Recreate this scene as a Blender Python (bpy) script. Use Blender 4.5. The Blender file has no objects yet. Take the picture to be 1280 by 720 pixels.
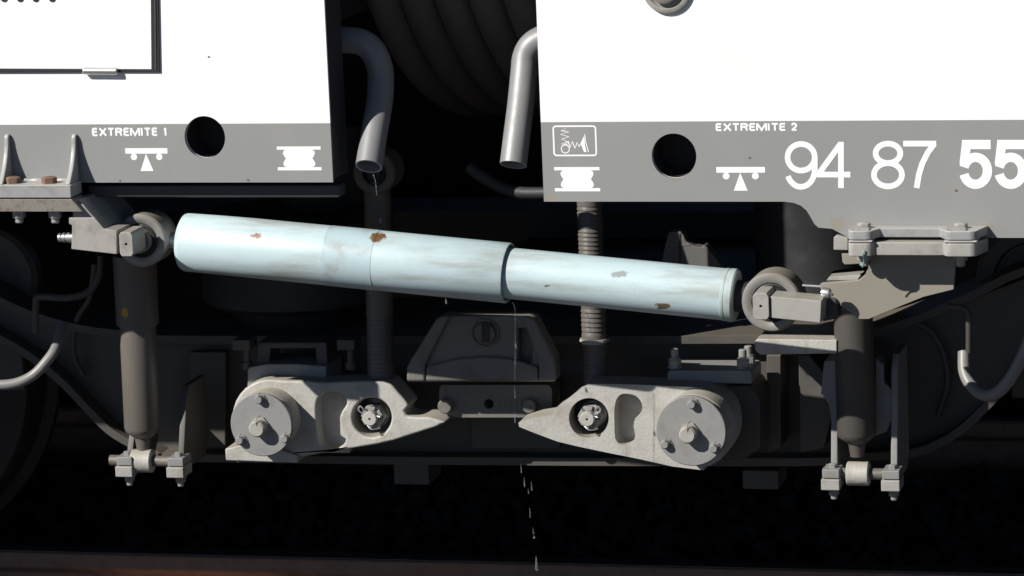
import bpy, bmesh, math, random
from mathutils import Vector, Matrix
R = math.radians
random.seed(7)
scene = bpy.context.scene
col = scene.collection

# ------------------------------------------------------------------ camera
S = 0.0015                       # metres for one photograph pixel on the side of the cars
FPX, W, H = 4900.0, 1280, 720
YAW, PITCH, ROLL = R(14.4), R(10.5), -0.041
TARGET = Vector((0, 0, 0.64))
VIEW = Vector((-math.sin(YAW)*math.cos(PITCH), math.cos(YAW)*math.cos(PITCH), -math.sin(PITCH)))
RIGHT0 = Vector((math.cos(YAW), math.sin(YAW), 0)); UP0 = RIGHT0.cross(VIEW)
CR = RIGHT0*math.cos(ROLL) + UP0*math.sin(ROLL)
CU = UP0*math.cos(ROLL) - RIGHT0*math.sin(ROLL)
CAMPOS = TARGET - VIEW*(FPX*S)
cam_d = bpy.data.cameras.new('camera'); cam = bpy.data.objects.new('camera', cam_d); col.objects.link(cam)
cam_d.sensor_width = 36; cam_d.lens = FPX/W*36; cam_d.clip_start = 0.1; cam_d.clip_end = 500
m = Matrix.Identity(4)
for i in range(3):
    m[i][0] = CR[i]; m[i][1] = CU[i]; m[i][2] = -VIEW[i]; m[i][3] = CAMPOS[i]
cam.matrix_world = m
scene.camera = cam

# ------------------------------------------------------------------ light
SUN_DIR = Vector((1.0, 1.0, -1.0)).normalized()        # direction the light travels
world = bpy.data.worlds.new('World'); scene.world = world; world.use_nodes = True
nt = world.node_tree; nt.nodes.clear()
sky = nt.nodes.new('ShaderNodeTexSky'); sky.sky_type = 'NISHITA'; sky.sun_disc = False
sky.air_density = 0.42; sky.dust_density = 0.0; sky.ozone_density = 1.5      # very clear, deep sky
sky.sun_elevation = math.asin(-SUN_DIR.z)
sky.sun_rotation = math.atan2(-SUN_DIR.x, -SUN_DIR.y)
bg = nt.nodes.new('ShaderNodeBackground'); bg.inputs['Strength'].default_value = 0.05
wo = nt.nodes.new('ShaderNodeOutputWorld')
nt.links.new(sky.outputs[0], bg.inputs[0]); nt.links.new(bg.outputs[0], wo.inputs[0])
sun_d = bpy.data.lights.new('sun', 'SUN'); sun_d.energy = 5.0; sun_d.angle = R(0.53); sun_d.color = (1, 0.965, 0.905)
sun = bpy.data.objects.new('sun', sun_d); col.objects.link(sun)
sun.rotation_euler = SUN_DIR.to_track_quat('-Z', 'Y').to_euler(); sun.location = (-6, -6, 8)
scene.view_settings.view_transform = 'Standard'; scene.view_settings.look = 'None'
scene.view_settings.exposure = 0.36; scene.view_settings.gamma = 1; scene.view_settings.use_curve_mapping = False
scene.render.engine = 'CYCLES'
scene.render.resolution_x = 1024; scene.render.resolution_y = 576

def P(px, py, d=0.0):
    """point of the place at depth d (metres behind the car side) seen at a photograph pixel"""
    v = VIEW*FPX + CR*(px-W/2) - CU*(py-H/2)
    return CAMPOS + v*((d-CAMPOS.y)/v.y)
def u(n): return n*S

# ------------------------------------------------------------------ materials
def node(nt, t, **kw):
    n = nt.nodes.new(t)
    for k, v in kw.items(): setattr(n, k, v)
    return n
def mixc(nt, fac, a, b):
    n = node(nt, 'ShaderNodeMix', data_type='RGBA')
    for i, x in ((0, fac), (6, a), (7, b)):
        if isinstance(x, (tuple, list)): n.inputs[i].default_value = (*x[:3], 1)
        elif isinstance(x, (int, float)): n.inputs[i].default_value = x
        else: nt.links.new(x, n.inputs[i])
    return n.outputs[2]
def mth(nt, op, a, b=None, c=None, clamp=False):
    n = node(nt, 'ShaderNodeMath', operation=op, use_clamp=clamp)
    for i, x in enumerate((a, b, c)):
        if x is None: continue
        if isinstance(x, (int, float)): n.inputs[i].default_value = x
        else: nt.links.new(x, n.inputs[i])
    return n.outputs[0]
def noise(nt, pos, scale, detail=5, rough=0.6, stretch=None):
    v = pos
    if stretch:
        mp = node(nt, 'ShaderNodeMapping'); mp.inputs['Scale'].default_value = stretch
        nt.links.new(pos, mp.inputs[0]); v = mp.outputs[0]
    n = node(nt, 'ShaderNodeTexNoise'); n.inputs['Scale'].default_value = scale
    n.inputs['Detail'].default_value = detail; n.inputs['Roughness'].default_value = rough
    nt.links.new(v, n.inputs['Vector']); return n.outputs[0]
def ramp(nt, val, lo, hi):
    n = node(nt, 'ShaderNodeMapRange', interpolation_type='SMOOTHSTEP')
    n.inputs[1].default_value = lo; n.inputs[2].default_value = hi
    nt.links.new(val, n.inputs[0]); return n.outputs[0]
def mat(name, base, rough=0.5, metal=0.0, dirt=None, dirt_amt=0.4, dscale=14, stretch=None, vary=0.12,
        bump=0.0, bscale=300, spots=(), split=None, grain=0.0, streak=0.0, topdust=None):
    M = bpy.data.materials.new(name); M.use_nodes = True; nt = M.node_tree
    b = nt.nodes['Principled BSDF']; b.inputs['Metallic'].default_value = metal
    geo = node(nt, 'ShaderNodeNewGeometry'); pos = geo.outputs['Position']
    c = None
    base_s = base
    if split:                                     # two paint colours that meet on a level line
        zline, low = split
        sep = node(nt, 'ShaderNodeSeparateXYZ'); nt.links.new(pos, sep.inputs[0])
        base_s = mixc(nt, ramp(nt, sep.outputs[2], zline-0.0006, zline+0.0006), low, base)
    n1 = noise(nt, pos, dscale, 6, 0.62, stretch)
    dark = mixc(nt, 1.0, base_s, base_s)
    hsv = node(nt, 'ShaderNodeHueSaturation'); nt.links.new(dark, hsv.inputs['Color'])
    nv = noise(nt, pos, dscale*0.37, 4)
    nt.links.new(mth(nt, 'MULTIPLY_ADD', nv, 2*vary, 1-vary), hsv.inputs['Value'])
    c = hsv.outputs[0]
    if dirt:
        f = mth(nt, 'MULTIPLY', ramp(nt, n1, 0.45, 0.72), dirt_amt)
        c = mixc(nt, f, c, dirt)
    if grain:
        f = mth(nt, 'MULTIPLY', ramp(nt, noise(nt, pos, 420, 3, 0.7), 0.52, 0.7), grain)
        c = mixc(nt, f, c, dirt or (0.1, 0.08, 0.06))
    if streak:                                    # run marks hanging down the surface
        f = mth(nt, 'MULTIPLY', ramp(nt, noise(nt, pos, 60, 4, 0.6, (1, 1, 0.07)), 0.55, 0.75), streak)
        c = mixc(nt, f, c, dirt or (0.1, 0.08, 0.06))
    if topdust:                                   # dust settled on upward faces
        sepn = node(nt, 'ShaderNodeSeparateXYZ'); nt.links.new(geo.outputs['Normal'], sepn.inputs[0])
        f = mth(nt, 'MULTIPLY', ramp(nt, sepn.outputs[2], 0.2, 0.95), mth(nt, 'MULTIPLY_ADD', n1, 1.0, 0.1, clamp=True))
        c = mixc(nt, f, c, topdust)
    for (sp, rad, scol, sq) in spots:             # chips and rust patches with a place of their own
        vm = node(nt, 'ShaderNodeVectorMath', operation='SUBTRACT'); nt.links.new(pos, vm.inputs[0]); vm.inputs[1].default_value = sp
        vs = node(nt, 'ShaderNodeVectorMath', operation='MULTIPLY'); nt.links.new(vm.outputs[0], vs.inputs[0]); vs.inputs[1].default_value = sq
        vl = node(nt, 'ShaderNodeVectorMath', operation='LENGTH'); nt.links.new(vs.outputs[0], vl.inputs[0])
        q = mth(nt, 'MULTIPLY_ADD', noise(nt, pos, 1.1/rad, 5, 0.75), -2.2*rad, vl.outputs['Value'])
        f = ramp(nt, mth(nt, 'MULTIPLY', q, -1.0), 0.0*rad+0.15*rad, 0.45*rad)
        c = mixc(nt, f, c, scol)
    nt.links.new(c, b.inputs['Base Color'])
    rr = mth(nt, 'MULTIPLY_ADD', n1, 0.3, rough-0.15, clamp=True)
    nt.links.new(rr, b.inputs['Roughness'])
    if bump:
        bn = node(nt, 'ShaderNodeBump'); bn.inputs['Strength'].default_value = bump; bn.inputs['Distance'].default_value = 0.002
        nt.links.new(noise(nt, pos, bscale, 4, 0.6), bn.inputs['Height']); nt.links.new(bn.outputs[0], b.inputs['Normal'])
    return M

Z_BAND = (P(300, 155).z + P(900, 151).z)/2
DUST = (0.23, 0.19, 0.14)
M = {}
M['side'] = mat('side_paint', (0.88, 0.88, 0.875), 0.33, dirt=(0.40, 0.37, 0.31), dirt_amt=0.13, dscale=5, vary=0.03, stretch=(1, 1, 0.5),
                split=(Z_BAND, (0.262, 0.265, 0.261)), bump=0.35, bscale=2.6, streak=0.06, spots=[(P(1047,281,0), .016, (.27,.25,.215), (1,1,.8)), (P(1232,287,0), .018, (.275,.255,.22), (1,1,1)), (P(688,247,0), .008, (.3,.26,.19), (1,1,1)), (P(845,224,0), .010, (.27,.255,.225), (.6,1,1.4))])
M['print'] = mat('white_print', (0.86, 0.86, 0.86), 0.4, vary=0.03)
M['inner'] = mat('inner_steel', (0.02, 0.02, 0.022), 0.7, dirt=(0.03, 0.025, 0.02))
M['gasket'] = mat('black_gasket', (0.018, 0.018, 0.02), 0.5, vary=0.2)
M['lip'] = mat('dark_lip', (0.05, 0.05, 0.054), 0.5)
M['alu'] = mat('brushed_metal', (0.62, 0.62, 0.61), 0.36, 0.85, dirt=(0.22, 0.2, 0.17), dirt_amt=0.3, dscale=40)
M['pipe'] = mat('drain_pipe_metal', (0.235, 0.235, 0.24), 0.48, 0.15, dirt=(0.26, 0.25, 0.24), dirt_amt=0.5, dscale=60, grain=0.35, bump=0.08)
M['blue'] = mat('pale_blue_enamel', (0.47, 0.585, 0.615), 0.42, dirt=(0.25, 0.24, 0.20), dirt_amt=0.75, dscale=13, stretch=(0.22, 1, 1.5), vary=0.09, bump=0.04, bscale=60,
    spots=[(P(469, 297, 0.02), 0.017, (0.14, 0.07, 0.03), (0.75, 0.4, 1.5)), (P(317, 296, 0.012), 0.010, (0.24, 0.13, 0.09), (0.5, 0.4, 1.5)),
           (P(441, 295, 0.012), 0.010, (0.22, 0.11, 0.045), (0.45, 0.4, 1.8)), (P(775, 343, 0.012), 0.009, (0.27, 0.29, 0.29), (0.5, 0.4, 1.3)),
           (P(432, 297, 0.012), 0.005, (0.2, 0.1, 0.04), (1, 0.4, 0.6)), (P(828, 383, 0.008), 0.012, (0.15, 0.11, 0.06), (0.8, 0.4, 1.4)),
           (P(795, 362, 0.012), 0.004, (0.1, 0.09, 0.08), (0.6, 0.4, 1.4)), (P(684, 357, 0.012), 0.004, (0.1, 0.09, 0.08), (0.6, 0.4, 1.4))], grain=0.22)
M['blue_band'] = mat('worn_pale_blue_band', (0.41, 0.525, 0.56), 0.42, dirt=(0.29, 0.30, 0.275), dirt_amt=0.8, dscale=20, vary=0.1, grain=0.2,
    spots=[(P(469, 297, 0.02), 0.017, (0.14, 0.07, 0.03), (0.75, 0.4, 1.5)), (P(441, 295, 0.012), 0.010, (0.22, 0.11, 0.045), (0.45, 0.4, 1.8)),
           (P(432, 297, 0.012), 0.005, (0.2, 0.1, 0.04), (1, 0.4, 0.6))])
M['cream'] = mat('end_band_paint', (0.40, 0.475, 0.47), 0.4, dirt=(0.25, 0.23, 0.18), dirt_amt=0.5, dscale=40)
M['cast'] = mat('cast_beige_paint', (0.415, 0.405, 0.375), 0.5, dirt=(0.21, 0.18, 0.14), dirt_amt=0.5, dscale=19, vary=0.16, bump=0.4, bscale=170, grain=0.4, streak=0.3, topdust=(0.29, 0.26, 0.21))
M['disc'] = mat('grey_disc_paint', (0.235, 0.232, 0.228), 0.45, dirt=(0.16, 0.145, 0.125), dirt_amt=0.45, dscale=30, vary=0.08, bump=0.06)
M['arm'] = mat('grey_bracket_paint', (0.34, 0.328, 0.305), 0.42, dirt=(0.17, 0.15, 0.12), dirt_amt=0.5, dscale=30, vary=0.1, bump=0.1, grain=0.25, streak=0.25, topdust=(0.31, 0.285, 0.245))
M['ledge'] = mat('light_grey_ledge_paint', (0.29, 0.293, 0.295), 0.42, dirt=(0.17, 0.14, 0.11), dirt_amt=0.5, dscale=35, vary=0.1, grain=0.2, topdust=(0.40, 0.385, 0.355))
M['rusty'] = mat('rusty_plate', (0.2, 0.185, 0.165), 0.6, dirt=(0.10, 0.055, 0.032), dirt_amt=0.85, dscale=55, vary=0.2, bump=0.3, grain=0.5)
M['rust'] = mat('rust', (0.15, 0.085, 0.055), 0.75, dirt=(0.23, 0.17, 0.13), dirt_amt=0.6, dscale=80, bump=0.3)
M['tan'] = mat('dusty_tan_plate', (0.235, 0.215, 0.178), 0.55, dirt=(0.28, 0.25, 0.2), dirt_amt=0.4, dscale=12, vary=0.12, bump=0.05, grain=0.15)
M['bogie'] = mat('bogie_frame_paint', (0.066, 0.061, 0.054), 0.55, dirt=(0.105, 0.09, 0.072), dirt_amt=0.5, dscale=10, vary=0.2, bump=0.15, grain=0.3, topdust=(0.13, 0.11, 0.085))
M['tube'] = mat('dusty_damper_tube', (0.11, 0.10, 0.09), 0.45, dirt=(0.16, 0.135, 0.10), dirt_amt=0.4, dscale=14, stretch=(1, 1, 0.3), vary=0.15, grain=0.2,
    spots=[(P(157, 390, 0.233), 0.012, (0.45, 0.27, 0.03), (1.3, 0.3, 0.9))])
M['stop'] = mat('bump_stop_casting', (0.15, 0.142, 0.13), 0.5, dirt=(0.10, 0.08, 0.06), dirt_amt=0.6, dscale=18, vary=0.18, bump=0.2, grain=0.25, topdust=(0.24, 0.21, 0.17))
M['darktube'] = mat('dark_brown_damper_tube', (0.065, 0.059, 0.053), 0.5, dirt=(0.1, 0.082, 0.062), dirt_amt=0.5, dscale=14, stretch=(1, 1, 0.3), vary=0.15, grain=0.2)  # darker, browner tube colour for the right upright damper
M['steel'] = mat('bolt_steel', (0.33, 0.325, 0.31), 0.45, 0.3, dirt=(0.18, 0.15, 0.12), dirt_amt=0.5, dscale=90, vary=0.15, bump=0.1)
M['bright'] = mat('bright_plated_steel', (0.62, 0.62, 0.62), 0.3, 0.8, dirt=(0.3, 0.27, 0.22), dirt_amt=0.4, dscale=90)
M['darkbolt'] = mat('dark_bolt_steel', (0.13, 0.12, 0.105), 0.55, 0.2, dirt=DUST, dirt_amt=0.6, dscale=70)
M['eye'] = mat('damper_eye_steel', (0.25, 0.245, 0.235), 0.42, 0.15, dirt=(0.2, 0.15, 0.1), dirt_amt=0.55, dscale=28, vary=0.15, bump=0.08, topdust=(0.28, 0.25, 0.2))
M['rubber'] = mat('black_rubber', (0.022, 0.022, 0.025), 0.6, dirt=(0.06, 0.055, 0.05), dirt_amt=0.4, dscale=20)
M['bellows'] = mat('gangway_rubber', (0.12, 0.11, 0.112), 0.5, dirt=(0.16, 0.148, 0.136), dirt_amt=0.5, dscale=6)
M['spring'] = mat('air_spring_rubber', (0.10, 0.097, 0.09), 0.65, dirt=(0.13, 0.12, 0.1), dirt_amt=0.5, dscale=12, bump=0.2)
M['hose'] = mat('grey_hose', (0.2, 0.195, 0.19), 0.45, dirt=(0.26, 0.23, 0.18), dirt_amt=0.5, dscale=40)
M['bluecap'] = mat('dark_blue_shade_cap', (0.04, 0.045, 0.07), 0.5)
M['green'] = mat('green_wire', (0.12, 0.36, 0.3), 0.5)
M['railrust'] = mat('rail_rust', (0.33, 0.19, 0.125), 0.7, dirt=(0.2, 0.11, 0.075), dirt_amt=0.7, dscale=30, bump=0.4)
M['railtop'] = mat('rail_running_band', (0.45, 0.43, 0.41), 0.35, 0.9)
M['wheel'] = mat('wheel_steel', (0.035, 0.028, 0.022), 0.6, dirt=(0.08, 0.055, 0.04), dirt_amt=0.6, dscale=12)
M['stone'] = mat('ballast_stone', (0.055, 0.046, 0.04), 0.9, dirt=(0.04, 0.028, 0.02), dirt_amt=0.8, dscale=24, vary=0.35)
M['earth'] = mat('ballast_bed', (0.05, 0.042, 0.036), 0.95, dirt=(0.045, 0.035, 0.03), dirt_amt=0.9, dscale=30, vary=0.3, bump=1.0, bscale=40)
wm = bpy.data.materials.new('water'); wm.use_nodes = True
wb = wm.node_tree.nodes['Principled BSDF']; wb.inputs['Base Color'].default_value = (0.9, 0.95, 1, 1)
wb.inputs['Roughness'].default_value = 0.03; wb.inputs['IOR'].default_value = 1.33; wb.inputs['Transmission Weight'].default_value = 0.92
M['water'] = wm

# ------------------------------------------------------------------ mesh helpers
def finish(o, bevel=0.0, smooth=True, ang=38, seg=2):
    me = o.data
    if smooth:
        me.shade_smooth()
        if hasattr(me, 'set_sharp_from_angle'): me.set_sharp_from_angle(angle=R(ang))
    if bevel:
        b = o.modifiers.new('edge', 'BEVEL'); b.width = bevel; b.segments = seg; b.limit_method = 'ANGLE'; b.angle_limit = R(ang)
        b.harden_normals = False
        wn = o.modifiers.new('normals', 'WEIGHTED_NORMAL'); wn.keep_sharp = False; wn.weight = 80
def thing(name, label, cat, loc, group=None):
    o = bpy.data.objects.new(name, None); col.objects.link(o); o.location = loc; o.empty_display_size = 0.05
    o['label'] = label; o['category'] = cat
    if group: o['group'] = group
    return o
def origin(o):
    v = Vector((0, 0, 0))
    while o: v += o.location; o = o.parent
    return v
def part(name, bm, m_, parent, bevel=0.0, smooth=True, ang=38, label=None, seg=2):
    bmesh.ops.recalc_face_normals(bm, faces=bm.faces)
    off = origin(parent) if parent else Vector((0, 0, 0))
    for v in bm.verts: v.co -= off
    me = bpy.data.meshes.new(name); bm.to_mesh(me); bm.free()
    me.materials.append(M[m_])
    o = bpy.data.objects.new(name, me); col.objects.link(o); o.parent = parent
    finish(o, bevel, smooth, ang, seg)
    if label: o['label'] = label
    return o
def inst(name, me, parent, loc, rot=None, scale=1.0):
    o = bpy.data.objects.new(name, me); col.objects.link(o); o.parent = parent
    o.location = Vector(loc) - origin(parent)
    if rot is not None: o.rotation_euler = rot
    o.scale = (scale,)*3
    return o
def mesh_of(name, bm, m_, smooth=True, ang=38):
    bmesh.ops.recalc_face_normals(bm, faces=bm.faces)
    me = bpy.data.meshes.new(name); bm.to_mesh(me); bm.free(); me.materials.append(M[m_])
    if smooth:
        me.shade_smooth(); me.set_sharp_from_angle(angle=R(ang))
    return me
def circ(cx, cy, r, n=40, a0=0, a1=2*math.pi, close=False):
    k = n if not close else n+1
    return [(cx + r*math.cos(a0+(a1-a0)*i/n), cy + r*math.sin(a0+(a1-a0)*i/n)) for i in range(k)]
def prism_w(bm, loops, d0, d1):
    """loops of world (x,z): outline, then holes; solid from depth d0 to depth d1"""
    edges = []
    for lp in loops:
        vs = [bm.verts.new((x, d0, z)) for x, z in lp]
        for i in range(len(vs)): edges.append(bm.edges.new((vs[i], vs[(i+1) % len(vs)])))
    if len(loops) == 1:
        seen = []
        f = bm.faces.new([v for v in vs]); faces = [f]
    else:
        r = bmesh.ops.triangle_fill(bm, use_beauty=True, use_dissolve=False, edges=edges)
        faces = [g for g in r['geom'] if isinstance(g, bmesh.types.BMFace)]
        keep = set(edges)
        inner = [e for e in {e for f in faces for e in f.edges} if e not in keep]
        rd = bmesh.ops.dissolve_limit(bm, angle_limit=.02, use_dissolve_boundaries=False, verts=[], edges=inner)
        faces = [f for f in bm.faces if all(abs(v.co.y-d0) < 1e-7 for v in f.verts)]
    r = bmesh.ops.extrude_face_region(bm, geom=faces, use_keep_orig=True)
    for g in r['geom']:
        if isinstance(g, bmesh.types.BMVert): g.co.y = d1
    return bm
def panel(outer, hole, d0, d1):
    """flat sheet of world (x,z) with one round hole, walls all round"""
    k = max(range(len(outer)), key=lambda i: outer[i][1]-abs(outer[i][0]-hole[0][0])*1e-3)
    def area(l): return sum(l[i][0]*l[(i+1) % len(l)][1]-l[(i+1) % len(l)][0]*l[i][1] for i in range(len(l)))
    if area(outer)*area(hole) > 0: hole = hole[::-1]
    zx = max(range(len(hole)), key=lambda i: hole[i][1]); hole = hole[zx:]+hole[:zx]
    # cut the sheet through the hole centre into a left and a right half
    hx = hole[0][0]; bm = bmesh.new()
    zn = min(range(len(hole)), key=lambda i: hole[i][1])
    def clip(l, sgn):
        out = []
        for i in range(len(l)):
            a, b = l[i], l[(i+1) % len(l)]
            ia, ib = (a[0]-hx)*sgn >= 0, (b[0]-hx)*sgn >= 0
            if ia: out.append(a)
            if ia != ib:
                t = (hx-a[0])/(b[0]-a[0]); out.append((hx, a[1]+(b[1]-a[1])*t))
        return out
    for d in (d0, d1):
        for sgn in (-1, 1):
            l = clip(outer, sgn); top = max((p for p in l if abs(p[0]-hx) < 1e-9), key=lambda p: p[1]); bot = min((p for p in l if abs(p[0]-hx) < 1e-9), key=lambda p: p[1])
            it, ib = l.index(top), l.index(bot)
            h = [p for p in hole if (p[0]-hx)*sgn > 1e-7]; h.sort(key=lambda p: p[1])
            lo, hi = (hx, min(p[1] for p in hole)), (hx, max(p[1] for p in hole))
            ring = [lo]+h+[hi]
            if (ib+1) % len(l) == it: l2 = l[it:]+l[:it]; seq = l2 + ring          # ... bottom, lo..hi, back to top
            else: l2 = l[ib:]+l[:ib]; seq = l2 + ring[::-1]
            bm.faces.new([bm.verts.new((x, d, z)) for x, z in seq])
    for l in (outer, hole):
        for i in range(len(l)):
            a, b = l[i], l[(i+1) % len(l)]
            bm.faces.new([bm.verts.new(c) for c in ((a[0], d0, a[1]), (b[0], d0, b[1]), (b[0], d1, b[1]), (a[0], d1, a[1]))])
    bmesh.ops.remove_doubles(bm, verts=bm.verts, dist=1e-6)
    return bm
def px2w(pts, d):
    return [((q := P(x, y, d)).x, q.z) for x, y in pts]
def prism(pts, d0, d1, holes=(), bm=None):
    bm = bm or bmesh.new()
    return prism_w(bm, [px2w(pts, d0)] + [px2w(h, d0) for h in holes], d0, d1)
def box(x0, x1, y0, y1, z0, z1, bm=None):
    bm = bm or bmesh.new()
    vs = [bm.verts.new(c) for c in ((x0,y0,z0),(x1,y0,z0),(x1,y1,z0),(x0,y1,z0),(x0,y0,z1),(x1,y0,z1),(x1,y1,z1),(x0,y1,z1))]
    for f in ((0,3,2,1),(4,5,6,7),(0,1,5,4),(1,2,6,5),(2,3,7,6),(3,0,4,7)): bm.faces.new([vs[i] for i in f])
    return bm
def pbox(x0, y0, x1, y1, d0, d1, bm=None):
    a, b = P((x0+x1)/2, y0, d0), P((x0+x1)/2, y1, d0)
    l, r = P(x0, (y0+y1)/2, d0), P(x1, (y0+y1)/2, d0)
    return box(l.x, r.x, d0, d1, b.z, a.z, bm)
def frame(axis):
    axis = axis.normalized()
    t = Vector((0, 0, 1)) if abs(axis.z) < 0.9 else Vector((0, 1, 0))
    a = axis.cross(t).normalized(); b = a.cross(axis).normalized()
    return a, b
def lathe(p0, axis, prof, seg=32, bm=None, rot=0.0, caps=True):
    """prof: list of (distance along axis, radius)"""
    bm = bm or bmesh.new(); axis = Vector(axis).normalized(); a, b = frame(axis); p0 = Vector(p0)
    rings = []
    for t, r in prof:
        if r < 1e-6: rings.append([bm.verts.new(p0+axis*t)]); continue
        rings.append([bm.verts.new(p0 + axis*t + (a*math.cos(rot+2*math.pi*i/seg) + b*math.sin(rot+2*math.pi*i/seg))*r) for i in range(seg)])
    for q, w in zip(rings[:-1], rings[1:]):
        if len(q) == 1 and len(w) == 1: continue
        for i in range(seg):
            j = (i+1) % seg
            if len(q) == 1: bm.faces.new((q[0], w[i], w[j]))
            elif len(w) == 1: bm.faces.new((q[i], w[0], q[j]))
            else: bm.faces.new((q[i], w[i], w[j], q[j]))
    if caps:
        if len(rings[0]) > 1: bm.faces.new(rings[0])
        if len(rings[-1]) > 1: bm.faces.new(rings[-1])
    return bm
def smooth_path(pts, n=8):
    pts = [Vector(p) for p in pts]; out = []
    for i in range(len(pts)-1):
        p0 = pts[max(i-1, 0)]; p1 = pts[i]; p2 = pts[i+1]; p3 = pts[min(i+2, len(pts)-1)]
        for k in range(n):
            t = k/n
            out.append(0.5*((2*p1) + (p2-p0)*t + (2*p0-5*p1+4*p2-p3)*t*t + (3*p1-p0-3*p2+p3)*t**3))
    out.append(pts[-1]); return out
def sweep(path, r, seg=16, bm=None, hollow=0.0, rfun=None, cap=True):
    bm = bm or bmesh.new(); n = len(path)
    def rings(rr):
        out = []; a = None
        for i, p in enumerate(path):
            t = (path[min(i+1, n-1)] - path[max(i-1, 0)]).normalized()
            if a is None: a, b = frame(t)
            else:
                a = (a - t*a.dot(t)).normalized()
            b = t.cross(a)
            q = rr*(rfun(i/(n-1)) if rfun else 1)
            out.append([bm.verts.new(p + (a*math.cos(2*math.pi*k/seg)+b*math.sin(2*math.pi*k/seg))*q) for k in range(seg)])
        return out
    def skin(rg):
        for q, w in zip(rg[:-1], rg[1:]):
            for i in range(seg): bm.faces.new((q[i], q[(i+1) % seg], w[(i+1) % seg], w[i]))
    o = rings(r); skin(o)
    if hollow:
        inn = rings(r-hollow); skin(inn)
        for e in (0, -1):
            for i in range(seg): bm.faces.new((o[e][i], o[e][(i+1) % seg], inn[e][(i+1) % seg], inn[e][i]))
    elif cap:
        bm.faces.new(o[0]); bm.faces.new(o[-1])
    return bm
def ribbon(bm, pts, w, y, closed=False):
    """flat stroke of width w along world (x,z) points, lying on depth y"""
    n = len(pts); L = []; Rr = []
    for i in range(n):
        if closed: p, q = pts[(i-1) % n], pts[(i+1) % n]
        else: p, q = pts[max(i-1, 0)], pts[min(i+1, n-1)]
        t = Vector((q[0]-p[0], q[1]-p[1])).normalized(); k = Vector((-t.y, t.x))
        s = 1.0
        if 0 < i < n-1 or closed:
            t1 = Vector((pts[i][0]-p[0], pts[i][1]-p[1])).normalized()
            s = min(1/max(abs(t1.dot(t)), 0.4), 1.8)
        c = Vector(pts[i])
        a, b = c + k*w/2*s, c - k*w/2*s
        L.append(bm.verts.new((a.x, y, a.y))); Rr.append(bm.verts.new((b.x, y, b.y)))
    for i in range(n if closed else n-1):
        j = (i+1) % n; bm.faces.new((L[i], L[j], Rr[j], Rr[i]))
    return bm
def face_w(bm, pts, y):
    bm.faces.new([bm.verts.new((x, y, z)) for x, z in pts]); return bm

# shared small meshes, axis along -Y (pointing at the viewer)
def hexhead_bm(r, h, washer=0.0, shank=0.0, sr=0.0):
    bm = lathe((0,0,0), (0,-1,0), [(0, r), (h*0.82, r), (h, r*0.86)], 6)
    if washer: lathe((0,0,0), (0,-1,0), [(-0.0005, washer), (0.0022, washer)], 24, bm)
    if shank: lathe((0,0,0), (0,-1,0), [(h*0.5, sr), (h+shank, sr), (h+shank+0.0015, sr*0.8)], 16, bm)
    return bm

# ================================================================== ground and track
D_RAIL = 1.10
Z_RAIL = P(640, 705, D_RAIL).z
ZG = Z_RAIL - 0.16
bm = bmesh.new()
face_bm = [bm.verts.new(c) for c in ((-120,-120,ZG),(120,-120,ZG),(120,120,ZG),(-120,120,ZG))]; bm.faces.new(face_bm)
g = part('ground', bm, 'earth', None, smooth=False); g['kind'] = 'structure'

def make_rail(d, label):
    t = thing('rail', label, 'rail', (0, d, ZG), 'running rails of the track')
    zt = Z_RAIL
    pf = [(-.036,0),( .036,0),(.036,-.030),(.030,-.040),(.009,-.052),(.009,-.128),(.07,-.146),(.07,-.158),(-.07,-.158),(-.07,-.146),(-.009,-.128),(-.009,-.052),(-.030,-.040),(-.036,-.030)]
    bm = bmesh.new(); rows = []
    for x in (-30, -2, 0, 2, 30): rows.append([bm.verts.new((x, d+0.036+a, zt+b)) for a, b in pf])
    for q, w in zip(rows[:-1], rows[1:]):
        for i in range(len(pf)): bm.faces.new((q[i], q[(i+1) % len(pf)], w[(i+1) % len(pf)], w[i]))
    bm.faces.new(rows[0]); bm.faces.new(rows[-1])
    part('rail_profile', bm, 'railrust', t, bevel=0.006)
    part('running_band', box(-29.9, 29.9, d+0.01, d+0.062, zt+0.0005, zt+0.0012), 'railtop', t, smooth=False)
make_rail(D_RAIL, 'rusty brown rail along the bottom edge of the picture')
make_rail(D_RAIL+1.47, 'far rail hidden in the dark under the bogie')

# loose ballast between and beside the rails
bm = bmesh.new()
ico = bmesh.new(); bmesh.ops.create_icosphere(ico, subdivisions=1, radius=1)
iv = [v.co.copy() for v in ico.verts]; fi = [[v.index for v in f.verts] for f in ico.faces]; ico.free()
vs = []; fs = []
def stone(x, y, z, s):
    o = len(vs); rot = Matrix.Rotation(random.uniform(0, 6.3), 3, Vector((random.random()-.5, random.random()-.5, random.random()-.5)).normalized())
    sc = (random.uniform(.7,1.25), random.uniform(.7,1.25), random.uniform(.5,.9))
    for v in iv:
        w = rot @ Vector((v.x*sc[0], v.y*sc[1], v.z*sc[2])) * s * random.uniform(.85, 1.12)
        vs.append((x+w.x, y+w.y, z+w.z))
    fs.extend([[o+i for i in f] for f in fi])
for k in range(9000):
    d = random.uniform(-0.6, 3.2)
    if abs(d-(D_RAIL+.036)) < .1 or abs(d-(D_RAIL+1.506)) < .1: continue
    stone(random.uniform(-2.6, 2.6), d, ZG+random.uniform(0, .05)+(0.03 if D_RAIL < d < 2.3 else 0), random.uniform(.016, .034))
me = bpy.data.meshes.new('ballast'); me.from_pydata(vs, [], fs); me.materials.append(M['stone'])
o = bpy.data.objects.new('ballast', me); col.objects.link(o); o['kind'] = 'stuff'
o['label'] = 'dark loose ballast stones lying along the rusty rail'; o['category'] = 'ballast'

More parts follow.
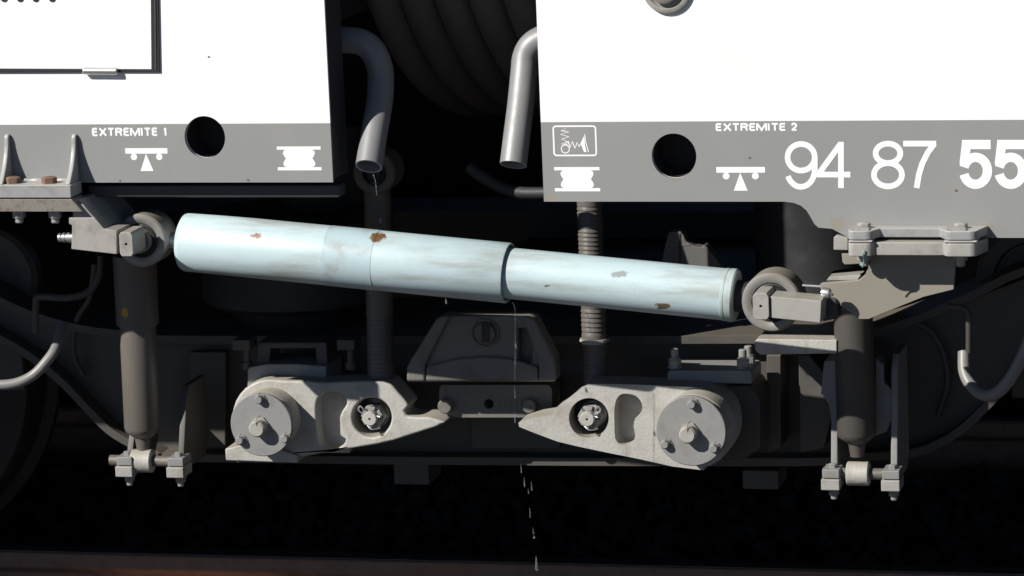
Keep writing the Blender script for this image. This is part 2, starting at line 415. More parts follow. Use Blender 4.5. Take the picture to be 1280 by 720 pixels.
# ================================================================== the two cars
DW = 2.86                                    # width of the cars
Z_TOP = 2.6
Z_FLOOR = P(640, 40).z
GL = {'E': [[(0,0),(0,1)], [(0,1),(1,1)], [(0,.53),(.92,.53)], [(0,0),(1,0)]], 'X': [[(-.05,-.08),(1.05,1.08)], [(-.05,1.08),(1.05,-.08)]],
      'T': [[(-.08,1),(1.08,1)], [(.5,-.1),(.5,1)]], 'M': [[(-.1,-.1),(-.1,1.1)], [(-.05,1.05),(.5,0),(1.05,1.05)], [(1.1,1.1),(1.1,-.1)]], 'I': [[(.5,-.1),(.5,1.1)]],
      'R': [[(0,-.1),(0,1.1)], [(0,1),(.6,1),(.85,.95),(1,.78),(.85,.58),(.6,.53),(0,.53)], [(.45,.53),(.75,.4),(.85,.2),(.95,-.1)]],
      '1': [[(.62,-.1),(.62,1.1)], [(.6,1.0),(.4,.82),(.12,.78)]],
      '2': [[(0,.72),(.08,.92),(.3,1.02),(.6,1.02),(.9,.9),(1,.7),(.85,.48),(.3,.2),(.02,0)], [(-.1,0),(1.08,0)]]}
ADV = {'E': .80, 'X': .95, 'T': .85, 'R': .92, 'M': 1.08, 'I': .42, '1': .62, '2': .72, ' ': .42}
def text_bm(s, x0, x1, z0, z1, y, bold=0.2):
    z0 -= .0008; z1 += .0008
    tot = sum(ADV[c] for c in s); k = (x1-x0)/tot; h = z1-z0; w = h*.235; bm = bmesh.new(); x = x0
    for n, c in enumerate(s):
        if c != ' ':
            gw = ADV[c]*k - w*1.45
            for q, st in enumerate(GL[c]):
                sx = 0 if c == 'I' else 1
                ribbon(bm, [(x+w*.5+gw*a, z0+w/2+(h-w)*b) for a, b in st], w, y-.00005*q-.00001*(n % 2))
        x += ADV[c]*k
    return bm
def rel(cx, cy, pts, y=-0.0012):
    """photograph-pixel offsets round a point of the side, laid level on the side"""
    c = P(cx, cy); return [(c.x+x*S*1.03, c.z-yy*S*1.015) for x, yy in pts]
YP = -0.0003
def picto_balance(parent, cx, cy, s=1.0):
    bm = bmesh.new()
    face_w(bm, rel(cx, cy, [(-27*s,-13),(28*s,-13),(28*s,-6),(-27*s,-6)]), YP)
    for k in (-16, 17): face_w(bm, rel(cx, cy, circ(k*s, -2, 4.2, 14)), YP-.00006)
    face_w(bm, rel(cx, cy, [(0,-6),(8.5,16),(-8.5,16)]), YP-.00012)
    part('pictogram', bm, 'print', parent, smooth=False, label='white lifting point pictogram, a beam on a triangle')
def picto_spool(parent, cx, cy):
    bm = bmesh.new()
    face_w(bm, rel(cx, cy, [(-28,-15),(28,-15),(28,-11),(-28,-11)]), YP)
    face_w(bm, rel(cx, cy, [(-28,11),(28,11),(28,15),(-28,15)]), YP)
    rgt = [(17,-11),(20,-9),(20.5,-6),(19,-3),(17,0),(19,3),(20.5,6),(20,9),(17,11)]
    face_w(bm, rel(cx, cy, rgt + [(-x, y) for x, y in reversed(rgt)]), YP-.00006)
    part('pictogram', bm, 'print', parent, smooth=False, label='white spool shaped air spring pictogram')

# unseen far wall, and low equipment skirts beyond the bogie, added to block light
o = part('far_sky_blocker', box(-40, 40, DW+.16, DW+3, ZG, Z_RAIL+.92), 'earth', None, smooth=False); o['kind'] = 'structure'
# --- left car
XL = P(413, 160).x; ZBL = P(330, 228).z
lc = thing('railcar', 'white railcar with grey sole band, left of the gap, marked EXTREMITE 1', 'railcar', (XL-1, 0, Z_RAIL), 'coupled railcars')
hc = P(256, 171.5)
bm = panel([(-12, ZBL), (XL, ZBL), (XL, Z_TOP), (-12, Z_TOP)], [(hc.x+a, hc.z+b) for a, b in circ(0, 0, u(27), 48)], 0, 0.006)
part('side_panel', bm, 'side', lc, ang=30)
part('end_wall', box(XL-.03, XL-.0005, .0065, .11, ZBL+.002, Z_TOP), 'lip', lc, bevel=0.006)
part('end_bulkhead', box(XL-.08, XL-.032, .112, DW, Z_FLOOR, Z_TOP), 'inner', lc)
part('floor', box(-12, XL-.081, .0065, DW-.01, Z_FLOOR, Z_FLOOR+.06), 'inner', lc)
part('far_side_panel', box(-12, XL, DW, DW+.01, ZBL-.1, Z_TOP), 'inner', lc)
part('roof', box(-12, XL, 0.0065, DW-.001, Z_TOP-.04, Z_TOP-.002), 'inner', lc)
part('hole_rim', lathe((hc.x, .0062, hc.z), (0,1,0), [(0, u(27)), (.006, u(27)), (.006, u(27)+.0025), (0, u(27)+.0025)], 48, caps=False), 'print', lc)
part('jack_pocket', lathe((hc.x, .0065, hc.z), (0,1,0), [(0, u(29)), (.09, u(29)), (.09, u(29)-.004), (.0, u(29)-.001)], 40, caps=False), 'inner', lc)
part('jack_pocket_back', lathe((hc.x, .0905, hc.z), (0,1,0), [(0, u(29)), (.004, u(29))], 40), 'inner', lc)
part('light_block_skirt', box(-12, -2.35, .007, DW-.002, Z_RAIL+.2, Z_FLOOR-.001), 'disc', lc)  # unseen low skirt, added to close off light from the left
part('sole_bar', pbox(110, 231, 424, 247, .03, .075), 'lip', lc, bevel=.004)
# service hatch: seal strip, hinge, louvre slots
sv = lambda pts: px2w(pts, -0.004)
hat = part('hatch_seal', prism([(-900,82),(189,86.5),(186,-300),(192,-300),(199.5,90.5),(-900,93)], -.004, -.0005), 'gasket', lc, bevel=.0008)
part('seal_lip', prism([(188.2,-300),(189.8,-300),(195.5,87),(193.5,87)], -.0055, -.0042), 'lip', hat)
bm = bmesh.new(); a, b = P(104, 88.5, -.008), P(147, 88.8, -.008)
lathe(a, b-a, [(0, u(3.5)), (.002, u(4.8)), ((b-a).length-.002, u(4.8)), ((b-a).length, u(3.5))], 20, bm)
part('hinge', bm, 'alu', hat)
for k, x in enumerate((5, 25, 44.5, 65)):
    bm = bmesh.new()
    prism(circ(x, -1.5, 4, 10, 0, math.pi, True) + [(x-4.5,-60),(x+3.5,-60)], -.0014, -.0003, bm=bm)
    part('vent_slot', bm, 'gasket', lc)
z0, z1 = P(162, 169.6).z, P(162, 160).z
part('lettering', text_bm('EXTREMITE 1', P(115, 165).x, P(210.5, 165).x, z0, z1, YP, .022), 'print', lc, smooth=False, label='white lettering EXTREMITE 1')
picto_balance(lc, 183, 198); picto_spool(lc, 374, 198)
for (x, y, r) in ((261, 71, 1.3), (310, 225, 1.5), (150, 226, 1.2)):
    c = P(x, y); part('paint_chip', lathe((c.x, -.0004, c.z), (0,-1,0), [(0, u(r)), (.0004, u(r))], 8), 'rust', lc)

# --- right car
XR = P(677.5, 190).x; ZBR = P(830, 252).z
rc = thing('railcar', 'white railcar with grey sole band, right of the gap, numbered 94 87 55', 'railcar', (XR+1, 0, Z_RAIL), 'coupled railcars')
pts = px2w([(980,252),(992,253.5),(1001,257),(1008,263),(1013,271),(1018,280),(1023,284.5),(1040,286),(1060,297)], 0)
zlow = P(1150, 297).z
bm = bmesh.new(); hc = P(842.5, 195)
out = [(XR, Z_TOP), (XR, ZBR)] + [(x, min(z, ZBR)) for x, z in pts[:-1]] + [(pts[-1][0], zlow), (12, zlow), (12, Z_TOP)]
bm = panel(out, [(hc.x+a, hc.z+b) for a, b in circ(0, 0, u(28), 48)], 0, 0.006)
part('side_panel', bm, 'side', rc, ang=30)
part('end_wall', box(XR+.0005, XR+.03, .0065, .055, ZBR+.002, Z_TOP), 'lip', rc)
part('end_bulkhead', box(XR+.032, XR+.08, .057, DW, Z_FLOOR, Z_TOP), 'inner', rc)
part('floor', box(XR+.081, 5, .0065, DW-.01, Z_FLOOR, Z_FLOOR+.06), 'inner', rc)
part('far_side_panel', box(XR, 12, DW, DW+.01, ZBR-.1, Z_TOP), 'inner', rc)
part('roof', box(XR, 12, 0.0065, DW-.001, Z_TOP-.04, Z_TOP-.002), 'inner', rc)
part('hole_rim', lathe((hc.x, .0062, hc.z), (0,1,0), [(0, u(28)), (.006, u(28)), (.006, u(28)+.0025), (0, u(28)+.0025)], 48, caps=False), 'print', rc)
part('jack_pocket', lathe((hc.x, .0065, hc.z), (0,1,0), [(0, u(30)), (.09, u(30)), (.09, u(30)-.004), (.0, u(30)-.001)], 40, caps=False), 'inner', rc)
part('jack_pocket_back', lathe((hc.x, .0905, hc.z), (0,1,0), [(0, u(30)), (.004, u(30))], 40), 'inner', rc)
part('light_block_skirt', box(2.35, 12, .007, DW-.002, Z_RAIL+.2, Z_FLOOR-.001), 'disc', rc)  # same unseen skirt on the right, added to keep side light out
c = P(834, -14)
cup = part('round_fitting', lathe((c.x, -.0005, c.z), (0,-1,0), [(0, u(31)), (.006, u(30)), (.008, u(28)), (.008, u(24)), (.003, u(22)), (.003, 0)], 40), 'arm', rc)
part('fitting_plug', lathe((c.x-.004, -.0038, c.z+.004), (0,-1,0), [(0, u(20)), (.012, u(20)), (.015, u(17)), (.015, 0)], 32), 'tan', cup)
z0, z1 = P(945, 163.2).z, P(945, 154.2).z
part('lettering', text_bm('EXTREMITE 2', P(894.5, 157).x, P(997.5, 157).x, z0, z1, YP, .022), 'print', rc, smooth=False, label='white lettering EXTREMITE 2')
picto_balance(rc, 925.5, 222, 1.07); picto_spool(rc, 721.5, 224)
# framed warning symbol with a zigzag shock symbol
bm = bmesh.new(); cx, cy = 718.5, 176
rr = [(24,-15)]
fr = []
for (ax, ay, s0) in ((23,15,0),(-23,15,90),(-23,-15,180),(23,-15,270)):
    fr += [(ax+3*math.cos(R(s0+t)), ay+3*math.sin(R(s0+t))) for t in (0, 30, 60, 90)]
ribbon(bm, rel(cx, cy, fr), u(2), YP, True)
ribbon(bm, rel(cx, cy, circ(-12, 10, 5, 20)), u(1.2), YP, True)
zz = [(-11,-15),(-17,-13),(-7,-11),(-17,-8),(-7,-5),(-16,-2),(-9,1),(-16,4),(-9,5)]
ribbon(bm, rel(cx, cy, zz), u(1.1), YP-.00006)
zz = [(-11,4),(-8,1),(-6,8),(-3,1),(0,9),(3,2),(5,7),(8,3)]
ribbon(bm, rel(cx, cy, zz), u(1.3), YP-.0001)
face_w(bm, rel(cx, cy, [(7,3),(11,-5),(12,-5),(12.5,5),(14,14),(11,14)]), YP-.00014)
ribbon(bm, rel(cx, cy, [(12.6,-8),(13.6,2),(16.5,14)]), u(1.2), YP-.00018)
part('pictogram', bm, 'print', rc, smooth=False, label='white framed pictogram with a zigzag and a ring')
# number, drawn as strokes
def arc(cx, cy, rx, ry, a0, a1, n=18):
    return [(cx+rx*math.cos(R(a0+(a1-a0)*i/n)), cy-ry*math.sin(R(a0+(a1-a0)*i/n))) for i in range(n+1)]
def digit(ch, x0, x1, yt, yb, w):
    """stroke digit filling the pixel box x0..x1, yt..yb"""
    hw = w/2; cx, wd, ht = (x0+x1)/2, x1-x0, yb-yt
    A, B, T, Bo = x0+hw, x1-hw, yt+hw, yb-hw; bm = bmesh.new(); rx = (B-A)/2; cx = (A+B)/2
    mid = lambda q: T+(Bo-T)*q
    strokes = []
    if ch == '9':
        ry = (mid(.62)-T)/2
        strokes.append((arc(cx, T+ry, rx, ry, 0, 360, 36)[:-1], True))
        strokes.append(([(B, T+ry)] + arc(cx-.02*rx, mid(.60), rx*1.02, Bo-mid(.60), -2, -158, 18), False))
    elif ch == '8':
        ry = (mid(.455)-T)/2; strokes.append((arc(cx, T+ry, rx*.88, ry, 0, 360, 36)[:-1], True))
        r2 = (Bo-mid(.455))/2; strokes.append((arc(cx, Bo-r2, rx, r2, 0, 360, 36)[:-1], True))
    elif ch == '4':
        xs = x0+wd*.72
        strokes += [([(xs, yb), (xs, yt+hw*.4)], False), ([(xs, yt+hw*.9), (x0+hw*.7, yt+ht*.70)], False), ([(x0, yt+ht*.715), (x1, yt+ht*.715)], False)]
    elif ch == '7':
        strokes += [([(x0, T), (x1-hw*.2, T)], False), ([(B+hw*.2, T)] + [(B-(B-A)*q, T+(yb-T)*z) for q, z in ((.22,.2),(.42,.45),(.54,.7),(.62,1.0))], False)]
    elif ch == '5':
        strokes += [([(x0+wd*.085, T), (x1-wd*.04, T)], False), ([(x0+wd*.22, T), (A+hw*.1, mid(.50))], False)]
        cy = mid(.66); strokes.append((arc(cx, cy, rx, Bo-cy, 165, -165, 30), False))
    for k, (s, cl) in enumerate(strokes):
        pp = [((q := P(x, y)).x, q.z) for x, y in s]
        ribbon(bm, pp, u(w)*1.0, YP-.00006*k, cl)
    return bm
for ch, x0, x1, yt, yb, w in (('9',981,1022,176.5,237,7),('4',1021,1063,176,235,7),('8',1089,1131,176,236.5,7),('7',1129,1171,176,235,7),('5',1199,1240,175,236,11.3),('5',1243,1284,175,236,11.3)):
    part('digit', digit(ch, x0, x1, yt, yb, w), 'print', rc, smooth=False, label='white digit %s of the car number' % ch)
for (x, y, r) in ((937, 197, 1.3), (1195, 238, 1.6)):
    c = P(x, y); part('paint_chip', lathe((c.x, -.0004, c.z), (0,-1,0), [(0, u(r)), (.0004, u(r))], 8), 'rust', rc)

# ================================================================== gangway bellows between the cars
t = thing('gangway_bellows', 'black pleated gangway bellows closing the gap between the cars', 'bellows', (0, .5, P(560, 190, .4).z))
loop = [(.2, 2.5), (.2, 2.0)]
for k in range(0, 25):
    a = R(k*3.75); loop.append((.2+1.1*(1-math.cos(a)), 1.5-.70*math.sin(a)))
loop += [(1.6, .80), (2.5, .80)]
bm = bmesh.new(); NP = 7; xs0, xs1 = XL-.03, XR+.045; rows = []
N = NP*12
for i in range(N+1):
    s = i/N; off = .026*(abs(math.sin(math.pi*NP*s))**0.55) - .02
    x = xs0+(xs1-xs0)*s; row = []
    for k, (d, z) in enumerate(loop):
        p = loop[max(k-1, 0)]; q = loop[min(k+1, len(loop)-1)]
        tv = Vector((q[0]-p[0], q[1]-p[1])).normalized(); nv = Vector((tv.y, -tv.x))
        row.append(bm.verts.new((x, d+nv.x*off, z+nv.y*off)))
    rows.append(row)
for q, w in zip(rows[:-1], rows[1:]):
    for k in range(len(loop)-1): bm.faces.new((q[k], q[k+1], w[k+1], w[k]))
part('pleats', bm, 'bellows', t, ang=50)

# ================================================================== drain pipes
def drain(pts, label, r, flange):
    pth = smooth_path([P(*p) for p in pts], 10)
    t = thing('drain_pipe', label, 'pipe', pth[-1], 'drain pipes in the gap')
    part('pipe', sweep(pth, r, 28, hollow=.003), 'pipe', t)
    if flange:
        part('clamp', lathe(pth[0]+Vector((-.004,0,0)), (1,0,0), [(0, r+.006), (.018, r+.006)], 28), 'darkbolt', t, bevel=.001)
drain([(414,50,.145),(432,50,.15),(452,53,.15),(466,64,.15),(474,82,.147),(476,100,.14),(474,130,.115),(468,165,.075),(461,208,.03)],
      'drain pipe beside the left car, mostly in shadow with its open end sunlit', u(17), True)
drain([(692,46,.15),(677,49,.15),(664,58,.147),(657,72,.143),(655,90,.133),(651,130,.105),(646,170,.075),(641.5,206,.05)],
      'sunlit grey drain pipe bending out from behind the right car', u(17), False)

# ================================================================== long pale blue damper
D_AX = 0.03
eL, eR = P(183, 297, .078), P(968, 374, .045)
ax = (eR-eL).normalized(); LEN = (eR-eL).length
def along(px):                     # distance along the damper of a photograph column
    a, b = 0.0, LEN
    for _ in range(40):
        mid = (a+b)/2; p = eL+ax*mid; v = p-CAMPOS
        x = W/2 + FPX*v.dot(CR)/v.dot(VIEW)
        if x < px: a = mid
        else: b = mid
    return (a+b)/2
dm = thing('long_damper', 'pale blue tubular damper slanting across the gap between the cars', 'damper', (eL+eR)/2 - Vector((0,0,.06)))
ro, ri = .0575, .0485
a0, a1, b0, b1 = along(226), along(412), along(474), along(636)
part('outer_tube', lathe(eL, ax, [(a0, .0), (a0, .03), (a0+.002, .044), (a0+.007, .0535), (a0+.015, ro), (a1, ro), (b0, ro), (b1-.002, ro), (b1, ro-.001), (b1, ro-.004), (b1-.03, ro-.0045)], 72, caps=False), 'blue', dm, ang=50)
part('worn_band', lathe(eL, ax, [(a1, ro), (a1+.0003, ro+.0006), (b0-.0003, ro+.0006), (b0, ro)], 72, caps=False), 'blue_band', dm)
i1, i2 = along(906), along(921)
part('inner_tube', lathe(eL, ax, [(b1-.03, ri), (i1, ri)], 72, caps=False), 'blue', dm)
part('end_band', lathe(eL, ax, [(i1, ri), (i1+.0008, ri+.0012), (i1+.006, ri+.0012), (i1+.0068, ri+.0004), (i1+.009, ri+.0004), (i1+.0096, ri+.0014), (i2-.003, ri+.0014), (i2, ri-.001), (i2, ri-.01), (i2, .0)], 72, caps=False), 'cream', dm)
part('piston_rod', lathe(eL, ax, [(.03, .016), (a0-.006, .016), (a0-.0055, .022), (a0+.001, .022)], 32), 'bright', dm)
part('end_neck', lathe(eL, ax, [(i2-.001, .03), (i2+.006, .03), (LEN-.03, .026)], 32), 'rubber', dm)
def eye(c, r, half=.036):
    f = Vector((c.x, c.y-half, c.z))
    e = part('eye', lathe(f, (0,1,0), [(.004, r-.018), (.002, r-.014), (0, r-.008), (.001, r-.003), (.005, r), (2*half-.005, r), (2*half, r-.004), (2*half, r-.02)], 56, caps=False), 'eye', dm, ang=30)
    part('bushing', lathe(f, (0,1,0), [(.006, .0), (.006, r-.026), (.003, r-.023), (.006, r-.0195), (.004, r-.0165), (.02, r-.0165)], 48, caps=False), 'rubber', e)
    part('sleeve', lathe(f, (0,1,0), [(-.012, .0), (-.012, .0225), (.0065, .0225)], 36, caps=False), 'eye', e)
eye(eL, .052); eye(eR, .0555)
# pin heads with their centre drilling
def pin(px, py, w, h, d0, d1):
    c = P(px, py, d0); hw, hh = u(w)/2, u(h)/2; k = hw*.45
    loop = [(c.x-hw, c.z-hh+k), (c.x-hw+k*.6, c.z-hh), (c.x+hw-k*.6, c.z-hh), (c.x+hw, c.z-hh+k), (c.x+hw, c.z+hh-k), (c.x+hw-k*.6, c.z+hh), (c.x-hw+k*.6, c.z+hh), (c.x-hw, c.z+hh-k)]
    bm = bmesh.new(); prism_w(bm, [loop, [(c.x+a, c.z+b) for a, b in circ(0, 0, u(1.7), 10)]], d0, d1)
    o = part('pin_head', bm, 'arm', dm, bevel=.0012)
    part('centre_drilling', lathe((c.x, d0+.006, c.z), (0,1,0), [(0, u(2.2)), (.002, u(2.2))], 12), 'inner', o)
pin(157.5, 305.5, 18, 31, -.052, .02)
pin(951, 383, 20, 33, -.055, .02)

# ================================================================== left bracket
lb = thing('damper_bracket', 'grey bracket with two curved gussets bolted on the left car', 'bracket', P(40, 265, -.02), 'brackets that hold the long damper')
DL = -.062
zt = P(60, 231.5, DL).z; xr = P(88.5, 240, DL).x; zb = P(60, 247.5, DL).z
part('ledge', box(-2.0, xr, DL, -.0005, zb, zt), 'ledge', lb, bevel=.0015)
for k in range(-30, 1):
    pass
bm = bmesh.new(); a = Vector((-1.9, -.003, zt)); b = Vector((xr-.004, -.003, zt))
n = 170; pth = [a+(b-a)*i/n for i in range(n+1)]
part('weld_seam', sweep(pth, .0035, 8, bm, rfun=lambda s: 1+.25*math.sin(s*n*1.5)), 'ledge', lb)
bm = bmesh.new(); z2 = P(60, 249, DL).z; z3 = P(60, 265, DL).z
prism_w(bm, [[(-2, z2), (P(89, 250, DL).x, z2), (P(103, 265, DL).x, z3), (-2, z3)]], DL+.002, -.001)
part('lower_plate', bm, 'rusty', lb, bevel=.0012)
def gusset(xt):
    p_t, p_b = P(xt, 170, -.003), P(xt-9, 232, DL+.003)
    x = (p_t.x + P(xt-7, 230, DL+.004).x)/2
    prof = [(-.0005, zt), (-.0005, p_t.z+.004), (-.007, p_t.z+.003), (-.0105, p_t.z-.004)]
    for q in (.12, .25, .4, .55, .7, .82, .92, 1.0):
        prof.append((-.0105-(abs(DL)-.016)*q**1.8, p_t.z-.004-(p_t.z-.004-zt)*q))
    bm = bmesh.new(); th = .0095
    A = [bm.verts.new((x-th/2, d, z)) for d, z in prof]; B = [bm.verts.new((x+th/2, d, z)) for d, z in prof]
    bm.faces.new(A); bm.faces.new(B)
    for i in range(len(prof)):
        j = (i+1) % len(prof); bm.faces.new((A[i], A[j], B[j], B[i]))
    part('gusset', bm, 'ledge', lb, bevel=.0022, ang=50)
for xt in (8, 92, -76, -160): gusset(xt)
hb = mesh_of('ledge_bolt', lathe((0,0,0), (0,0,1), [(0, .0115), (.008, .0115), (.0095, .009)], 6), 'rust')
nb_bm = lathe((0,0,0), (0,0,-1), [(0, .015), (.003, .015)], 24)
lathe((0,0,-.003), (0,0,-1), [(0, .0125), (.012, .0125), (.013, .011)], 6, nb_bm)
lathe((0,0,-.015), (0,0,-1), [(0, .008), (.009, .008), (.011, .006)], 16, nb_bm)
nb = mesh_of('hanging_nut', nb_bm, 'steel')
for x in (17, 62, -68, -110):
    c = P(x, 229.5, -.035); inst('bolt_head', hb, lb, (c.x, -.036, zt), (0, 0, .3), 1.3)
    c = P(x+7, 266, -.035); inst('nut', nb, lb, (c.x, -.036, z3), (0, 0, .5))
part('web', prism([(90,250),(100,250),(109,262),(119,273),(131,287),(131,296),(92,296)], -.046, .14), 'ledge', lb, bevel=.002)
part('clevis_arm', prism([(86,272),(118,272),(130,286),(146,288.5),(146,318),(89,311.5),(90,281.5),(86,280)], -.048, .03), 'arm', lb, bevel=.0015)
bm = bmesh.new(); a = P(90, 297, -.01)
lathe(a, (-1,0,0), [(-.004, .0105), (.008, .0105), (.0085, .008), (.013, .008), (.0135, .0095), (.018, .0095), (.0185, .006), (.021, .006), (.0225, .0085), (.0265, .0085), (.028, .006)], 20, bm)
part('grease_nipple', bm, 'bright', lb)

# ================================================================== right bracket
rb = thing('damper_bracket', 'clamp bracket with a dusty tan web plate under the right car', 'bracket', P(1140, 322, -.03), 'brackets that hold the long damper')
DR = -.062
def clamp_plate(y0, y1, mset, dset):
    # lobed outline in plan (x, depth), thickness in z
    xa, xb = P(1059, 300, DR).x, P(1222, 300, DR).x
    l1, l2 = P(1092, 300, DR).x, P(1178, 300, DR).x
    zt_, zb_ = P(1140, y0, DR).z, P(1140, y1, DR).z
    pl = []
    def corner(cx, cy, r, s0, s1):
        for k in range(6): a = R(s0+(s1-s0)*k/5); pl.append((cx+r*math.cos(a), cy+r*math.sin(a)))
    corner(xa+.012, DR+.012, .012, 180, 270); corner(l1-.016, DR+.016, .016, 270, 350)
    pl.append((l1+.008, DR+dset)); pl.append((l2-.008, DR+dset))
    corner(l2+.016, DR+.016, .016, 190, 270); corner(xb-.016, DR+.016, .016, 270, 360)
    pl += [(xb+.012, -.001), (xa-.0, -.001)]
    bm = bmesh.new(); A = [bm.verts.new((x, y, zt_)) for x, y in pl]; B = [bm.verts.new((x, y, zb_)) for x, y in pl]
    bm.faces.new(A); bm.faces.new(B)
    for i in range(len(pl)):
        j = (i+1) % len(pl); bm.faces.new((A[i], A[j], B[j], B[i]))
    return bm
part('upper_clamp', clamp_plate(289, 300.5, 0, .03), 'ledge', rb, bevel=.002)
part('lower_clamp', clamp_plate(304.5, 321, 0, .012), 'arm', rb, bevel=.002)
for q0, q1 in ((1059.5, 1091), (1179, 1222)):
    part('clamp_boss', box(P(q0, 300, DR).x+.0008, P(q1, 300, DR).x-.0008, DR+.001, DR+.045, P(1140, 304.2, DR).z, P(1140, 300.8, DR).z), 'ledge', rb, bevel=.006)
zt_ = P(1140, 289, DR).z; zlo = P(1140, 321, DR).z
for x in (1080, 1201):
    c = P(x, 289, DR+.03)
    o = inst('bolt_head', mesh_of('clamp_bolt', lathe((0,0,0), (0,0,1), [(0, .0125), (.0085, .0125), (.0098, .0105)], 6), 'arm'), rb, (c.x, DR+.032, zt_), (0,0,.2))
    bm = bmesh.new(); c2 = P(x-14, 290, DR+.012)
    prism_w(bm, [[(c2.x-.004, zt_+.0002), (c2.x+.03, zt_+.0002), (c2.x+.03, zt_+.003), (c2.x+.002, zt_+.0075), (c2.x-.004, zt_+.0075)]], DR+.006, DR+.02)
    part('lock_tab', bm, 'arm', rb)
    c = P(x-3, 322, DR+.03); inst('nut', nb, rb, (c.x, DR+.058, zlo), (0,0,.1), 1.08)
g0 = [P(1081, 313, DR-.002), P(1079, 318, DR-.003), P(1080, 326, DR+.008), P(1078, 334, DR+.012)]
part('marking_wire', sweep(smooth_path(g0, 5), .0013, 6), 'green', rb)
part('side_tab', prism([(1042,297),(1046,294),(1060,297),(1060,313),(1042,312.5)], .0, .0175), 'arm', rb, bevel=.0015)
part('side_tab', prism([(1052,317),(1062,317),(1075,319),(1075,330),(1056,331),(1053,328)], .004, .0175), 'tan', rb, bevel=.0015)
DWB = .018
web = part('web_plate', prism([(1024,357),(1027,354),(1073,350.5),(1082,343),(1089,322),(1092,305),(1196,305),(1192,362),(1154,371.5),(1086,399),(1074,399),(1040,374),(1026,362)], DWB, DWB+.012), 'tan', rb, bevel=.0012)
part('web_rib', prism([(1033,351),(1036,346.5),(1070,343.5),(1077,343),(1072,350)], DWB+.012, DWB+.05), 'arm', rb, bevel=.001)
part('clevis_arm', prism([(963,370.5),(1027,376),(1025.5,404),(963,397.5)], -.05, .01), 'arm', rb, bevel=.0018)
part('arm_root', prism([(1010,372),(1030,370),(1046,374),(1048,398),(1030,402),(1010,396)], .0105, .05), 'lip', rb, bevel=.004)
bm = bmesh.new(); a = P(1027, 366, -.02)
lathe(a, (1,0,-.1), [(0, .009), (.004, .0105), (.014, .0105), (.018, .007)], 20, bm)
part('bolt_end', bm, 'bright', rb)
part('spare_pin', sweep([P(1003, 356.5, .0), P(1026, 358, .0)], .0022, 8), 'bright', rb)

# ================================================================== vertical dampers
def vdamper(top, mid, bot, ey, wt, wb, label, d, eyemat, tm='tube'):
    A, B, C, E = P(*top, d), P(*mid, d), P(*bot, d), P(*ey, d-.005)
    t = thing('upright_damper', label, 'damper', C, 'upright dampers of the bogie')
    axv = (C-A).normalized(); L = (C-A).length; lm = (B-A).length
    part('dust_tube', lathe(A, axv, [(0, u(wt)/2), (lm-.003, u(wt)/2*.985), (lm, u(wt)/2*.97), (lm, u(wb)/2-.003)], 48), tm, t)
    part('body_tube', lathe(A, axv, [(lm-.01, u(wb)/2), (L-.012, u(wb)/2), (L-.004, u(wb)/2*.93), (L, u(wb)/2*.8), (L+.01, u(wb)/2*.45), (L+.035, u(wb)/2*.36)], 48), tm, t)
    e = part('eye', lathe(E-Vector((u(14.5),0,0)), (1,0,0), [(0, .014), (0, .021), (.002, .0235), (u(29)-.002, .0235), (u(29), .021), (u(29), .014)], 40, caps=True), eyemat, t)
    part('cross_pin', lathe(E-Vector((u(46),0,0)), (1,0,0), [(0, .011), (u(92), .011)], 24), 'darkbolt', e)
    return t, E
v1, E1 = vdamper((168,318), (174,405), (178.5,541), (178.5,576), 58, 49, 'dusty grey upright damper under the left bracket, yellow paint dot', .27, 'cast')
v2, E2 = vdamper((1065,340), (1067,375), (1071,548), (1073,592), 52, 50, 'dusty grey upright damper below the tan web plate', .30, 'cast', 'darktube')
def foot(E, label, xs, lefthigh, righthigh, d, cm):
    t = thing('clamp_support', label, 'bracket', (E.x, d+.06, E.z-.03), 'foot brackets of the upright dampers')
    for side, xx in ((-1, xs[0]), (1, xs[1])):
        x = xx
        th = .013
        hi = lefthigh if side < 0 else righthigh
        z0_, z1_ = E.z-.020, hi
        bm = bmesh.new()      # side cheek, set back from the cap
        prof = [(d-.005, z0_), (d+.13, z0_), (d+.16, z0_+.03), (d+.16, z1_), (d+.06, z1_), (d+.035, z1_-.03), (d+.005, z0_+.045)]
        A = [bm.verts.new((x-th/2, q, z)) for q, z in prof]; B = [bm.verts.new((x+th/2, q, z)) for q, z in prof]
        bm.faces.new(A); bm.faces.new(B)
        for i in range(len(prof)):
            j = (i+1) % len(prof); bm.faces.new((A[i], A[j], B[j], B[i]))
        part('cheek', bm, cm, t, bevel=.002)
        w = u(24)
        part('upper_cap', box(x-w*.5, x+w*.42, d-.032, d+.02, E.z-.004, E.z+.013), 'disc', t, bevel=.0018)
        part('lower_cap', box(x-w*.56, x+w*.44, d-.036, d+.02, E.z-.027, E.z-.0055), 'arm', t, bevel=.0018)
        bmh = lathe((x, d-.012, E.z+.013), (0,0,1), [(0, .0085), (.007, .0085), (.008, .007)], 6)
        part('bolt_head', bmh, 'disc', t)
        bmn = lathe((x+.001, d-.012, E.z-.027), (0,0,-1), [(0, .0135), (.004, .0125), (.006, .0105), (.013, .0095), (.014, .0065), (.021, .0065), (.023, .0045)], 20)
        part('nut', bmn, 'steel', t)
    return t
foot(E1, 'two capped foot brackets of the left upright damper', (P(152,578,.22).x, P(216,578,.22).x), P(160,515,.26).z, P(220,490,.26).z, .27, 'bogie')
foot(E2, 'two capped foot brackets of the right upright damper', (P(1035,592,.23).x, P(1110.5,592,.23).x), P(1040,450,.3).z, P(1110,450,.3).z, .30, 'disc')

